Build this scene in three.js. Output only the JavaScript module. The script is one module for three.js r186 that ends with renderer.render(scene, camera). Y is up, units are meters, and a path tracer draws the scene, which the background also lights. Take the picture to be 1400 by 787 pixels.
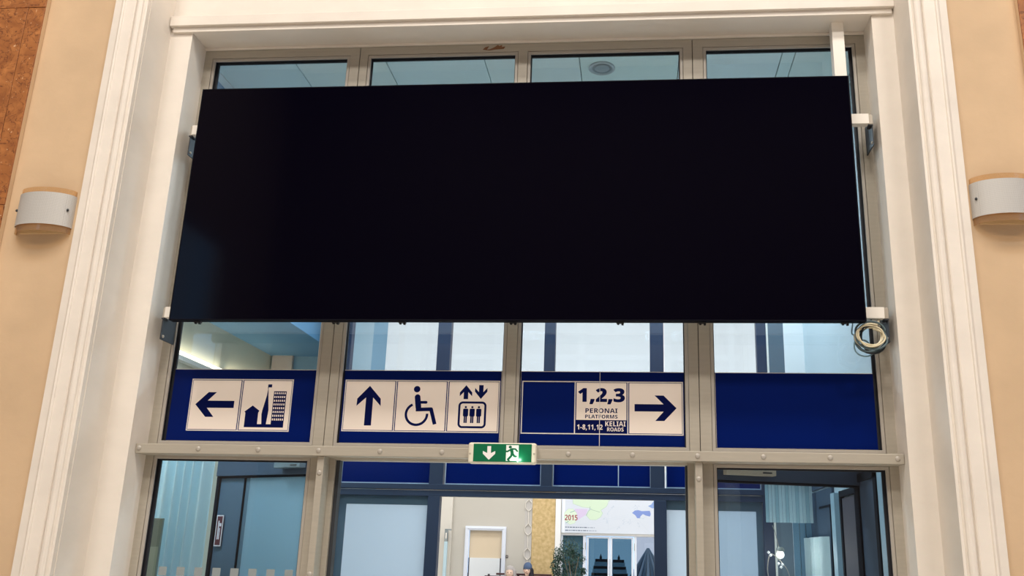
import * as THREE from 'three';
import { mergeGeometries } from 'three/addons/utils/BufferGeometryUtils.js';
import { RoundedBoxGeometry } from 'three/addons/geometries/RoundedBoxGeometry.js';
import { MarchingCubes } from 'three/addons/objects/MarchingCubes.js';
import { ImprovedNoise } from 'three/addons/math/ImprovedNoise.js';
import { RectAreaLightUniformsLib } from 'three/addons/lights/RectAreaLightUniformsLib.js';

RectAreaLightUniformsLib.init();
// ---------------------------------------------------------------- camera, sky, exposure
const scene = new THREE.Scene();
const camera = new THREE.PerspectiveCamera(35.35, 1400 / 787, 0.05, 200);
camera.position.set(0.68, 1.55, 4.8);
camera.quaternion.setFromRotationMatrix(new THREE.Matrix4().makeBasis(
  new THREE.Vector3(0.99631, 0.02279, -0.08273), new THREE.Vector3(0.00135, 0.95978, 0.28075), new THREE.Vector3(0.08581, -0.27983, 0.95621)));
camera.setViewOffset(1400, 787, -64.4, 0, 1400, 787);
scene.background = new THREE.Color().setRGB(0.85, 1.35, 2.1);         // overcast sky, lighting the hall windows and seen through the far doors
const renderer = new THREE.WebGLRenderer({ antialias: true });
renderer.toneMapping = THREE.LinearToneMapping;
renderer.toneMappingExposure = 1.0;
renderer.shadowMap.enabled = true;
const HALL_LIGHT = 50, FAR_LIGHT = 14.5, VEST_LIGHT = 45, TUBE_LIGHT = 4;
const WARM = [1.0, 0.94, 0.87], COOL = [0.97, 0.98, 1.0], VCOOL = [0.72, 0.92, 1.0];

// ---------------------------------------------------------------- helpers
let seed = 7;
const rnd = () => { seed = (seed * 1664525 + 1013904223) >>> 0; return seed / 4294967296; };
const used = {};
function numbered(n) { used[n] = (used[n] ?? -1) + 1; return used[n] ? `${n}_${String(used[n]).padStart(3, '0')}` : n; }
function metric(g) {                                                   // uv in metres, by the face's main axis
  const q = g.index ? g.toNonIndexed() : g; if (!q.attributes.normal) q.computeVertexNormals();
  const p = q.attributes.position, n = q.attributes.normal, uv = new Float32Array(p.count * 2);
  for (let t = 0; t < p.count; t += 3) {
    let ax = 0, ay = 0, az = 0;
    for (let i = t; i < t + 3; i++) { ax += Math.abs(n.getX(i)); ay += Math.abs(n.getY(i)); az += Math.abs(n.getZ(i)); }
    for (let i = t; i < t + 3; i++) {
      const x = p.getX(i), y = p.getY(i), z = p.getZ(i);
      const [u, v] = az >= ax && az >= ay ? [x, y] : ax >= ay ? [z, y] : [x, z];
      uv[2 * i] = u; uv[2 * i + 1] = v;
    }
  }
  q.setAttribute('uv', new THREE.BufferAttribute(uv, 2));
  for (const k of Object.keys(q.attributes)) if (!['position', 'normal', 'uv'].includes(k)) q.deleteAttribute(k);
  return q;
}
const merge = (gs) => gs.length === 1 ? gs[0] : mergeGeometries(gs);
function B(x0, x1, y0, y1, z0, z1, r = 0) {
  const w = x1 - x0, h = y1 - y0, d = z1 - z0;
  const g = r ? new RoundedBoxGeometry(w, h, d, 1, Math.min(r, w / 2.01, h / 2.01, d / 2.01)) : new THREE.BoxGeometry(w, h, d);
  g.translate((x0 + x1) / 2, (y0 + y1) / 2, (z0 + z1) / 2); return metric(g);
}
function ring(o, holes, z0, z1, bev = 0.0015) {                        // rectangle o = [x0,x1,y0,y1] with rectangular holes, extruded
  const rect = (P, [a, b, c, d]) => { P.moveTo(a, c); P.lineTo(b, c); P.lineTo(b, d); P.lineTo(a, d); P.lineTo(a, c); return P; };
  const s = rect(new THREE.Shape(), [o[0] + bev, o[1] - bev, o[2] + bev, o[3] - bev]);
  for (const h of holes) s.holes.push(rect(new THREE.Path(), [h[0] - bev, h[1] + bev, h[2] - bev, h[3] + bev]));
  const g = new THREE.ExtrudeGeometry(s, { depth: z1 - z0 - 2 * bev, bevelEnabled: bev > 0, bevelSize: bev, bevelThickness: bev, bevelSegments: 1, curveSegments: 1 });
  g.translate(0, 0, z0 + bev); return metric(g);
}
function prism(pts, y0, y1) {                                          // profile of [x, z] points drawn upwards
  const s = new THREE.Shape(pts.map(([x, z]) => new THREE.Vector2(x, -z)));
  const g = new THREE.ExtrudeGeometry(s, { depth: y1 - y0, bevelEnabled: false });
  g.rotateX(-Math.PI / 2); g.translate(0, y0, 0); return metric(g);
}
function tube(pts, r, seg = 40, rad = 8, closed = false) { return metric(new THREE.TubeGeometry(new THREE.CatmullRomCurve3(pts.map((p) => new THREE.Vector3(...p)), closed), seg, r, rad, closed)); }
function lathe(pts, at, seg = 24, turn) { const g = new THREE.LatheGeometry(pts.map(([r, y]) => new THREE.Vector2(r, y)), seg); if (turn) g.rotateX(turn); g.translate(...at); return metric(g); }
function mesh(name, geos, mat, parent, label) {
  const m = new THREE.Mesh(Array.isArray(geos) ? merge(geos) : geos, mat);
  m.castShadow = m.receiveShadow = true; m.name = parent ? name : numbered(name);
  (parent || scene).add(m); if (label) m.userData.label = label; return m;
}
function group(name, at = [0, 0, 0], turn = 0) { const g = new THREE.Group(); g.name = numbered(name); g.position.set(...at); g.rotation.y = turn; scene.add(g); return g; }
function tag(o, label, category, grp) { Object.assign(o.userData, { label, category }); if (grp) o.userData.group = grp; return o; }
function struct(o, label) { o.userData.kind = 'structure'; if (label) o.userData.label = label; return o; }
const rgb = (r, g, b) => new THREE.Color().setRGB(r, g, b);
const hex = (h) => new THREE.Color(h);
function std(color, roughness = 0.7, extra = {}) { return new THREE.MeshStandardMaterial({ color, roughness, ...extra }); }
const noise = new ImprovedNoise();
function fbm(x, y, z, o = 4) { let s = 0, a = 0.5; for (let i = 0; i < o; i++) { s += a * noise.noise(x, y, z); x *= 2.03; y *= 2.03; a *= 0.5; } return s; }
function dataTex(n, f, srgb, repeat) {                                // f(u, v) -> [r, g, b] 0..1
  const d = new Uint8Array(n * n * 4);
  for (let j = 0; j < n; j++) for (let i = 0; i < n; i++) { const c = f(i / n, j / n); for (let k = 0; k < 3; k++) d[(j * n + i) * 4 + k] = Math.max(0, Math.min(255, c[k] * 255)); d[(j * n + i) * 4 + 3] = 255; }
  const t = new THREE.DataTexture(d, n, n); t.wrapS = t.wrapT = THREE.MirroredRepeatWrapping; t.magFilter = THREE.LinearFilter; t.minFilter = THREE.LinearFilter;
  if (srgb) t.colorSpace = THREE.SRGBColorSpace; t.repeat.set(repeat, repeat); t.needsUpdate = true; return t;
}
function canvasTex(w, h, draw) {
  const c = document.createElement('canvas'); c.width = w; c.height = h; draw(c.getContext('2d'), w, h);
  const t = new THREE.CanvasTexture(c); t.colorSpace = THREE.SRGBColorSpace; return t;
}

// ---------------------------------------------------------------- materials
const plasterBump = dataTex(512, (u, v) => { const h = 0.5 + 0.5 * fbm(u * 9, v * 9, 3, 5); return [h, h, h]; }, false, 1.1);
const tanMap = dataTex(512, (u, v) => { const s = 0.97 + 0.09 * fbm(u * 5, v * 5, 1.7, 4); return [0.84 * s, 0.72 * s, 0.58 * s]; }, true, 0.55);
const creamMap = dataTex(512, (u, v) => { const s = 0.975 + 0.05 * fbm(u * 4, v * 7, 8.2, 5); return [0.93 * s, 0.895 * s, 0.85 * s]; }, true, 0.7);
const stoneMap = dataTex(1024, (u, v) => {
  u *= 1.6; v *= 1.6; const w = fbm(u * 6, v * 6, 2, 4), n = fbm(u * 14 + 2 * w, v * 14 - w, 5, 5), vein = Math.abs(fbm(u * 22 + w * 3, v * 16, 9, 4));
  let k = 0.5 + 0.75 * n + 0.3 * w; k = Math.max(0, Math.min(1, k));
  let c = [0.49 + 0.29 * k, 0.275 + 0.24 * k, 0.135 + 0.15 * k];
  const sp = fbm(u * 60, v * 60, 12, 3);
  if (sp > 0.3) { const q = Math.min(1, (sp - 0.3) * 9); c = c.map((x, i) => x + q * ([0.86, 0.72, 0.58][i] - x)); }
  if (vein < 0.035) { const q = (0.035 - vein) * 20; c = c.map((x, i) => x + q * ([0.3, 0.14, 0.07][i] - x)); }
  return c;
}, true, 0.58);
const goldMap = dataTex(512, (u, v) => { const n = 0.5 + 0.9 * fbm(u * 16, v * 16, 4, 5); return [0.72 + 0.16 * n, 0.61 + 0.17 * n, 0.4 + 0.2 * n]; }, true, 0.9);
const alumMap = dataTex(256, (u, v) => { const s = 1 + 0.05 * fbm(u * 5, v * 40, 6, 4); return [0.70 * s, 0.67 * s, 0.615 * s]; }, true, 1.5);
const M = {
  tan: std(0xffffff, 0.85, { map: tanMap, bumpMap: plasterBump, bumpScale: 0.002 }),
  cream: std(0xffffff, 0.6, { map: creamMap, bumpMap: plasterBump, bumpScale: 0.0015 }),
  stone: std(0xffffff, 0.4, { map: stoneMap }),
  grout: std(hex('#a9825f'), 0.9),
  alum: std(0xffffff, 0.5, { map: alumMap, metalness: 0.15 }),
  bead: std(hex('#b3aca2'), 0.45, { metalness: 0.15 }),
  steel: std(hex('#b9b0a2'), 0.35, { metalness: 0.25 }),
  gasket: std(rgb(0.006, 0.007, 0.012), 0.6),
  dark: std(hex('#35383d'), 0.6, { metalness: 0.2 }),
  black: std(rgb(0.004, 0.004, 0.006), 0.5),
  glass: new THREE.MeshPhysicalMaterial({ color: rgb(0.9, 0.91, 0.94), roughness: 0, transmission: 1, thickness: 0, ior: 1.5 }),
  glassClear: new THREE.MeshPhysicalMaterial({ color: rgb(0.9, 0.96, 0.98), roughness: 0, transmission: 1, thickness: 0, ior: 1.5 }),
  glassDark: new THREE.MeshPhysicalMaterial({ color: rgb(0.34, 0.4, 0.4), roughness: 0, transmission: 1, thickness: 0, ior: 1.5 }),
  frost: new THREE.MeshPhysicalMaterial({ color: rgb(0.68, 0.76, 0.84), roughness: 0.97, transmission: 0.9, thickness: 0, ior: 1.5 }),
  frostLeaf: new THREE.MeshPhysicalMaterial({ color: rgb(0.5, 0.68, 0.76), roughness: 0.97, transmission: 0.9, thickness: 0, ior: 1.5 }),
  frostShade: new THREE.MeshPhysicalMaterial({ color: rgb(0.16, 0.24, 0.31), roughness: 0.95, transmission: 0.8, thickness: 0, ior: 1.5 }),  // soft shade behind the frosted glass, put into the colour
  film: new THREE.MeshPhysicalMaterial({ color: rgb(0.0002, 0.009, 0.11), roughness: 0.3, specularIntensity: 0.25 }),
  signWhite: std(rgb(0.72, 0.67, 0.62), 0.5),
  whitePaint: std(hex('#efe9df'), 0.45),
  screen: new THREE.MeshPhysicalMaterial({ color: rgb(0.0012, 0.0008, 0.004), roughness: 0.08, specularIntensity: 0.25 }),
  bezel: new THREE.MeshPhysicalMaterial({ color: rgb(0.002, 0.002, 0.006), roughness: 0.7, specularIntensity: 0.2 }),
  frame2: std(hex('#2b3750'), 0.5, { metalness: 0.2 }),  // same aluminium as the first screen, backlit shade put into its colour
  vestWall: std(hex('#c3d0d6'), 0.8),
  vestDark: new THREE.MeshPhysicalMaterial({ color: hex('#475668'), roughness: 0.8, specularIntensity: 0.3 }),
  inkBlue: new THREE.MeshPhysicalMaterial({ color: rgb(0.006, 0.01, 0.018), roughness: 0.8, specularIntensity: 0.2 }),
  farCream: std(hex('#c5c0b6'), 0.85),
  farWhite: std(hex('#f4f4f4'), 0.8),
  gold: std(0xffffff, 0.85, { map: goldMap }),
  hallWall: std(hex('#7d7268'), 0.85),
  floor: std(hex('#d3ccc2'), 0.35),
  hallCeil: std(hex('#d8d0c2'), 0.9),
};

// ---------------------------------------------------------------- main wall with its portal
const wall = struct(group('wall_front'), 'tan plaster wall around the tall cream portal with stone clad edges');
mesh('plaster_panel', [B(-3.3, -2.2, 0, 12, -0.12, 0.42)], M.tan, wall);
mesh('plaster_panel', [B(2.2, 3.3, 0, 12, -0.12, 0.42)], M.tan, wall);
mesh('plaster_edge', [B(-2.82, -2.764, 0, 12, 0.42, 0.452, 0.004)], M.tan, wall);
mesh('plaster_edge', [B(2.686, 2.75, 0, 12, 0.42, 0.452, 0.004)], M.tan, wall);
mesh('wall_core', [B(-7, -3.3, 0, 12, -0.12, 0.42), B(3.3, 7, 0, 12, -0.12, 0.42)], M.grout, wall);
mesh('mortar_bed', [B(-7, -2.82, 0, 12, 0.42, 0.449), B(2.75, 7, 0, 12, 0.42, 0.449)], M.grout, wall);
{
  const gap = 0.002;
  for (const s of [-1, 1]) {
    const e0 = s < 0 ? 2.765 : 2.688;
    const cols = s < 0 ? [e0, 2.866, 3.55, 4.3] : [e0, 3.4, 4.1];
    for (let c = 0; c < cols.length - 1; c++) for (let r = 0; r < 5; r++) {
      const a = cols[c] + (c ? gap : 0), b = cols[c + 1], y0 = [3.3, 4.535, 5.5, 2.1, 0.9][r], y1 = [4.532, 5.497, 6.5, 3.295, 2.095][r];
      const g = B(s < 0 ? -b : a, s < 0 ? -a : b, y0, y1, 0.447, 0.46 + 0.0015 * ((c + r) % 2), 0.002), uv = g.attributes.uv, du = (s < 0 ? b : -a) + 0.8 * rnd(), dv = -y0 + 0.4 * rnd();   // every slab shows its own piece of the stone
      for (let i = 0; i < uv.count; i++) uv.setXY(i, uv.getX(i) + du, uv.getY(i) + dv);
      mesh('stone_slab', g, M.stone, wall);
    }
  }
}
mesh('face_strip', [B(-2.2, -2.0, 0, 4.515, -0.12, 0.18)], M.cream, wall);
mesh('face_strip', [B(2.008, 2.2, 0, 4.515, -0.12, 0.18)], M.cream, wall);
mesh('portal_reveal', [B(-2.2, -2.139, 0, 12, 0.18, 0.42)], M.cream, wall);
mesh('portal_reveal', [B(2.13, 2.2, 0, 12, 0.18, 0.42)], M.cream, wall);
mesh('lintel_panel', [B(-2.2, 2.2, 4.515, 12, -0.12, 0.18)], M.cream, wall);

// moulded architraves either side of the portal
function architrave(s, inner, wide, name, label) {
  const P = [[0, 0.42], [0, 0.45], [0.012, 0.452], [0.017, 0.4465], [0.022, 0.452]];
  for (let i = 0; i <= 6; i++) { const a = Math.PI * (1 - i / 6); P.push([0.042 + 0.02 * Math.cos(a), 0.452 + 0.016 * Math.sin(a)]); }
  P.push([0.066, 0.444], [0.070, 0.452], [0.074, 0.444], [0.080, 0.449], [0.135, 0.449], [0.139, 0.456], [0.146, 0.459], [0.152, 0.456], [0.156, 0.449], [0.162, 0.446], [wide, 0.442], [wide, 0.42]);
  const pts = P.map(([a, z]) => [s * (inner + a), z]);
  return struct(mesh(name, prism(s > 0 ? pts.slice().reverse() : pts, 0, 12), M.cream), label);
}
architrave(-1, 2.143, 0.204, 'trim_1', 'cream moulded architrave left of the portal');
architrave(1, 2.130, 0.199, 'trim_2', 'cream moulded architrave right of the portal');
{
  const t = struct(group('trim_3'), 'stepped cream moulding along the lintel above the glazing');
  mesh('fascia', B(-2.135, 2.13, 4.546, 4.612, 0.18, 0.216, 0.003), M.cream, t);
  mesh('fillet', B(-2.12, 2.12, 4.512, 4.546, 0.18, 0.197, 0.003), M.cream, t);
  mesh('bead', B(-2.0, 2.008, 4.497, 4.515, 0.0, 0.012, 0.003), M.cream, t);
}

// ---------------------------------------------------------------- glazed screen in the portal
const win = struct(group('window_1'), 'large aluminium framed glazed screen filling the portal');
const GZ = -0.03;
function sash(name, outer, panes, z1 = 0) {
  const grow = ([a, b, c, d], k) => [a - k, b + k, c - k, d + k];
  const f = mesh(name, ring(outer, panes.map((p) => grow(p, 0.0195)), -0.07, z1), M.alum, win);
  for (const p of panes) {
    mesh('glazing_bead', ring(grow(p, 0.018), [p], GZ + 0.006, z1 - 0.003, 0.002), M.bead, f);
    mesh('gasket', [ring(grow(p, 0.004), [[p[0] + (p[0] < -1.5 ? 0.015 : 0.005), p[1] - (p[1] > 1.5 ? 0.015 : 0.005), p[2] + 0.004, p[3] - 0.008]], GZ - 0.01, GZ + 0.003, 0), ring(grow(p, 0.004), [grow(p, -0.001)], GZ, z1 - 0.012, 0)], M.gasket, f);
    mesh('pane', B(p[0] - 0.004, p[1] + 0.004, p[2] - 0.004, p[3] + 0.004, GZ - 0.004, GZ - 0.0035).translate(0, 0, 0), M.glass, f);
  }
  return f;
}
const UP = [[-1.93, -1.09], [-0.94, -0.05], [0.045, 0.935], [1.09, 1.935]], Y0 = 2.086, Y1 = 4.425;
const P4 = UP.map(([a, b]) => [a, b, Y0, Y1]);
sash('upper_frame', [-2.004, -1.0125, 2.02, 4.498], [P4[0]]);
sash('upper_frame', [-1.0090, 1.0075, 2.02, 4.498], [P4[1], P4[2]]);
sash('upper_frame', [1.0110, 2.012, 2.02, 4.498], [P4[3]]);
sash('lower_frame', [-2.004, -0.935, 0, 2.02], [[-1.937, -1.091, 0.12, 1.988]]);
sash('lower_frame', [0.941, 2.012, 0, 2.02], [[1.091, 1.942, 0.12, 1.986]]);
mesh('door_header', [B(-0.935, 0.941, 1.994, 2.02, -0.07, 0, 0.0015), B(-0.935, 0.941, 1.999, 2.02, 0, 0.03)], M.alum, win);
mesh('door_track', [B(-0.934, -0.915, 0, 1.994, -0.07, -0.02), B(0.93, 0.94, 0, 1.994, -0.07, -0.02)], M.dark, win);
mesh('joint_filler', [B(-1.0125, -1.009, 2.02, 4.498, -0.07, -0.012), B(1.0075, 1.011, 2.02, 4.498, -0.07, -0.012)], M.gasket, win);
const boltG = new THREE.SphereGeometry(0.0135, 16, 8, 0, Math.PI * 2, 0, Math.PI / 2).rotateX(Math.PI / 2).scale(1, 1, 0.55);
function bolts(parent, spots, z) { for (const [x, y] of spots) { const b = mesh('bolt', boltG, M.bead, parent); b.position.set(x, y, z); } }
{
  const bar = mesh('crossbar', B(-1.998, 2.006, 2.004, 2.056, 0.0, 0.12, 0.004), M.alum, win);
  bolts(bar, [...Array(13)].map((_, i) => [-1.978 + i * 0.3293, 2.031]), 0.12);
  for (const x of [-0.981, 0.992]) {
    const v = mesh('post_bar', B(x - 0.0185, x + 0.0185, 0, 2.004, 0.0, 0.1, 0.003), M.alum, win);
    bolts(v, [1.918, 1.41, 0.9, 0.4].map((y) => [x - 0.001, y]), 0.1);
  }
}
// flaked patch of paint on the top rail
{
  const s = new THREE.Shape([[-0.25, 4.462], [-0.235, 4.478], [-0.212, 4.484], [-0.217, 4.476], [-0.224, 4.462], [-0.208, 4.463], [-0.18, 4.476], [-0.158, 4.492], [-0.15, 4.484], [-0.132, 4.49], [-0.134, 4.478], [-0.113, 4.479], [-0.122, 4.464], [-0.17, 4.461], [-0.21, 4.456]].map((p) => new THREE.Vector2(...p)));
  tag(mesh('flaked_paint', metric(new THREE.ExtrudeGeometry(s, { depth: 0.0015, bevelEnabled: false }).translate(0, 0, 0.0001)), std(hex('#7a5335'), 0.9)), 'brown flaked paint patch on the top rail of the glazed screen', 'paint patch');
}

// ---------------------------------------------------------------- wayfinding films on the panes
const NAVY = '#020d45', SW = '#efe2d6';
const FZ = GZ + 0.0015;
const arrowPts = [[0.10, 0.495], [0.345, 0.245], [0.515, 0.245], [0.345, 0.42], [0.90, 0.42], [0.90, 0.565], [0.345, 0.565], [0.505, 0.75], [0.335, 0.75]];
function poly(c, S, pts) { c.beginPath(); pts.forEach(([u, v], i) => (i ? c.lineTo(u * S, v * S) : c.moveTo(u * S, v * S))); c.closePath(); c.fill(); }
const upArrow = [[0.485, 0.094], [0.725, 0.36], [0.735, 0.51], [0.568, 0.335], [0.568, 0.91], [0.425, 0.91], [0.425, 0.335], [0.24, 0.51], [0.245, 0.36]];
const PICTO = {
  left: (c, S) => poly(c, S, arrowPts),
  right: (c, S) => poly(c, S, arrowPts.map(([u, v]) => [1 - u, v])),
  up: (c, S) => poly(c, S, upArrow),
  city: (c, S) => {
    c.fillRect(0.10 * S, 0.885 * S, 0.805 * S, 0.065 * S);
    poly(c, S, [[0.235, 0.51], [0.385, 0.615], [0.37, 0.645], [0.365, 0.66], [0.365, 0.9], [0.1, 0.9], [0.1, 0.66], [0.08, 0.635]]);
    poly(c, S, [[0.52, 0.13], [0.535, 0.3], [0.57, 0.6], [0.565, 0.68], [0.545, 0.9], [0.455, 0.9], [0.435, 0.68], [0.445, 0.6], [0.505, 0.3]]);
    c.fillRect(0.508 * S, 0.08 * S, 0.012 * S, 0.08 * S); c.fillRect(0.515 * S, 0.075 * S, 0.075 * S, 0.062 * S);
    c.fillRect(0.645 * S, 0.215 * S, 0.26 * S, 0.68 * S); c.fillStyle = SW;
    for (let r = 0; r < 8; r++) for (let k = 0; k < 6; k++) c.fillRect((0.66 + k * 0.0405) * S, (0.235 + r * 0.076) * S, 0.024 * S, 0.042 * S);
  },
  wheelchair: (c, S) => {
    c.beginPath(); c.arc(0.40 * S, 0.155 * S, 0.066 * S, 0, 7); c.fill();
    c.lineCap = 'round'; c.lineJoin = 'round'; c.lineWidth = 0.115 * S;
    c.beginPath(); c.moveTo(0.42 * S, 0.32 * S); c.lineTo(0.45 * S, 0.53 * S); c.stroke();
    c.lineWidth = 0.075 * S; c.lineCap = 'butt';
    c.beginPath(); c.moveTo(0.40 * S, 0.575 * S); c.lineTo(0.71 * S, 0.565 * S); c.lineTo(0.80 * S, 0.87 * S); c.stroke();
    c.lineWidth = 0.055 * S; c.lineCap = 'round'; c.beginPath(); c.moveTo(0.45 * S, 0.425 * S); c.lineTo(0.6 * S, 0.425 * S); c.stroke();
    c.lineWidth = 0.05 * S; c.lineCap = 'butt'; c.beginPath(); c.arc(0.42 * S, 0.67 * S, 0.215 * S, -0.02 * Math.PI, 1.36 * Math.PI); c.stroke();
  },
  lift: (c, S) => {
    const small = (cx, cy, k, flip) => poly(c, S, [[0, -0.14], [0.125, 0.01], [0.125, 0.085], [0.045, 0.0], [0.045, 0.145], [-0.045, 0.145], [-0.045, 0.0], [-0.125, 0.085], [-0.125, 0.01]].map(([u, v]) => [cx + u * k, cy + (flip ? -v : v) * k]));
    small(0.345, 0.205, 1, false); small(0.65, 0.205, 1, true);
    c.lineWidth = 0.042 * S; c.beginPath(); c.roundRect(0.225 * S, 0.42 * S, 0.525 * S, 0.5 * S, 0.07 * S); c.stroke();
    for (const u of [0.355, 0.487, 0.62]) {
      c.beginPath(); c.arc(u * S, 0.515 * S, 0.022 * S, 0, 7); c.fill();
      c.beginPath(); c.roundRect((u - 0.052) * S, 0.545 * S, 0.104 * S, 0.16 * S, 0.025 * S); c.fill();
      c.fillRect((u - 0.032) * S, 0.6 * S, 0.029 * S, 0.235 * S); c.fillRect((u + 0.003) * S, 0.6 * S, 0.029 * S, 0.235 * S);
    }
  },
  platforms: (c, S) => {
    c.textAlign = 'center'; c.textBaseline = 'alphabetic';
    const fit = (s, x, y, size, width) => { c.font = `bold ${size * S}px sans-serif`; const w = c.measureText(s).width; c.save(); c.translate(x * S, y * S); c.scale(width * S / w, 1); c.fillText(s, 0, 0); c.restore(); };
    fit('1,2,3', 0.5, 0.375, 0.36, 0.95); c.lineWidth = 0.018 * S; c.lineJoin = 'round';
    c.save(); c.font = `bold ${0.36 * S}px sans-serif`; c.translate(0.5 * S, 0.375 * S); c.scale(0.95 * S / c.measureText('1,2,3').width, 1); c.strokeText('1,2,3', 0, 0); c.restore();
    fit('PERONAI', 0.5, 0.605, 0.125, 0.66); fit('PLATFORMS', 0.5, 0.71, 0.098, 0.66);
    c.fillRect(0, 0.745 * S, S, 0.255 * S); c.fillStyle = SW;
    fit('1-8,11,12', 0.275, 0.935, 0.14, 0.52); fit('KELIAI', 0.78, 0.865, 0.135, 0.42); fit('ROADS', 0.78, 0.965, 0.105, 0.34);
  },
};
const pictoMat = {};
function picto(kind) {
  return pictoMat[kind] ??= new THREE.MeshPhysicalMaterial({ color: 0xffffff, roughness: 0.5, specularIntensity: 0.15, map: canvasTex(512, 512, (c, S) => { c.fillStyle = SW; c.fillRect(0, 0, S, S); c.fillStyle = NAVY; c.strokeStyle = NAVY; PICTO[kind](c, S); }) });
}
function flat(x0, x1, y0, y1, z) { const g = new THREE.PlaneGeometry(x1 - x0, y1 - y0); g.translate((x0 + x1) / 2, (y0 + y1) / 2, z); return g.toNonIndexed(); }
const EW = 0.0055;
function frameLines(x0, x1, y0, y1, splits, z, w = EW) {
  const g = [B(x0, x1, y1 - w, y1, FZ, z), B(x0, x1, y0, y0 + w, FZ, z), B(x0, x0 + w, y0 + w, y1 - w, FZ, z), B(x1 - w, x1, y0 + w, y1 - w, FZ, z)];
  for (const s of splits) g.push(B(s - w / 2, s + w / 2, y0 + w, y1 - w, FZ, z));
  return g;
}
function filmSign(pane, cells, frame, label, edge = []) {
  const g = group('wayfinding_sign', [0, 0, 0]);
  mesh('film', B(pane[0] + 0.004, pane[1] - 0.004, 2.09, 2.488, FZ, FZ + 0.0006), M.film, g);
  if (frame) {
    const xs = cells.map((c) => c[0]).concat([cells[cells.length - 1][1]]);
    mesh('border', frameLines(frame[0], frame[1], frame[2], frame[3], xs.slice(1, -1), FZ + 0.001), M.signWhite, g);
    for (const [a, b, k] of cells) if (k) mesh('pictogram', flat(a + 0.0078, b - 0.0078, frame[2] + 0.0085, frame[3] - 0.0085, FZ + 0.0012), picto(k), g);
  }
  const lines = [B(pane[0] + 0.004, pane[1] - 0.004, 2.4875, 2.4905, FZ, FZ + 0.001), B(pane[0] + 0.004, pane[1] - 0.004, 2.0885, 2.0905, FZ, FZ + 0.001), ...edge];
  mesh('edge_line', lines, M.signWhite, g);
  return tag(g, label, 'sign');
}
filmSign([-1.93, -1.09], [[-1.808, -1.514, 'left'], [-1.514, -1.222, 'city']], [-1.808, -1.222, 2.145, 2.435], 'navy window sign with left arrow and city pictogram of house, spire and tower');
filmSign([-0.94, -0.05], [[-0.927, -0.638, 'up'], [-0.638, -0.35, 'wheelchair'], [-0.35, -0.063, 'lift']], [-0.927, -0.063, 2.152, 2.436], 'navy window sign with an up arrow, a wheelchair and a lift pictogram',
  [B(-0.0575, -0.055, 2.09, 2.488, FZ, FZ + 0.001)]);
filmSign([0.045, 0.935], [[0.058, 0.347, null], [0.347, 0.631, 'platforms'], [0.631, 0.925, 'right']], [0.058, 0.925, 2.151, 2.437], 'navy window sign reading 1,2,3 PERONAI PLATFORMS with a right arrow',
  [B(0.479, 0.482, 2.09, 2.488, FZ, FZ + 0.0014), B(0.049, 0.0515, 2.09, 2.488, FZ, FZ + 0.001)]);
filmSign([1.09, 1.935], [], null, 'plain navy window film without pictograms, rightmost in the band', [B(1.0935, 1.097, 2.09, 2.488, FZ, FZ + 0.001)]);

// small grey safety squares on the left lower pane
{
  const first = tag(mesh('safety_sticker', metric(new THREE.BoxGeometry(0.0445, 0.0445, 0.0008)), std(hex('#8b9496'), 0.7)), 'small pale grey safety square in the row on the lower left pane', 'sticker', 'safety squares in a row on the lower left pane');
  for (let i = 0; i < 8; i++) {
    const o = i ? first.clone() : first; if (i) { o.name = numbered('safety_sticker'); scene.add(o); }
    o.position.set(-1.829 + i * 0.0984, 1.4035, FZ);
    o.userData.label = `small grey safety square on the lower left pane, ${['leftmost', 'second from left', 'third from left', 'fourth from left', 'fourth from right', 'third from right', 'second from right', 'rightmost'][i]}`;
  }
}

// ---------------------------------------------------------------- black display on its rails
{
  const d = group('display_screen', [0, 0, 0]);
  const X0 = -1.847, X1 = 1.84, y0 = 2.705, y1 = 4.095;
  mesh('housing', [B(X0 + 0.004, X1 - 0.004, y0 + 0.004, y1 - 0.004, 0.182, 0.244, 0.003), B(-1.2, 1.2, 2.9, 3.9, 0.165, 0.183, 0.004)], M.bezel, d);
  mesh('bezel', ring([X0, X1, y0, y1], [[X0 + 0.006, X1 - 0.006, y0 + 0.006, y1 - 0.006]], 0.2, 0.25, 0.001), M.bezel, d);
  mesh('screen_panel', B(X0 + 0.005, X1 - 0.005, y0 + 0.005, y1 - 0.005, 0.24, 0.2485), M.screen, d);
  for (const x of [-1.70, -0.931, -0.566, 0.029, 0.593, 1.018, 1.74]) {
    mesh('hook', [B(x - 0.02, x + 0.02, y0 - 0.006, y0 + 0.002, 0.2, 0.225, 0.002), B(x - 0.016, x - 0.005, y0 - 0.013, y0, 0.205, 0.22, 0.002), B(x + 0.006, x + 0.018, y0 - 0.015, y0, 0.205, 0.22, 0.002)], M.black, d);
  }
  tag(d, 'huge blank black display slab hung across the glazed screen', 'display');
}
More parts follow.
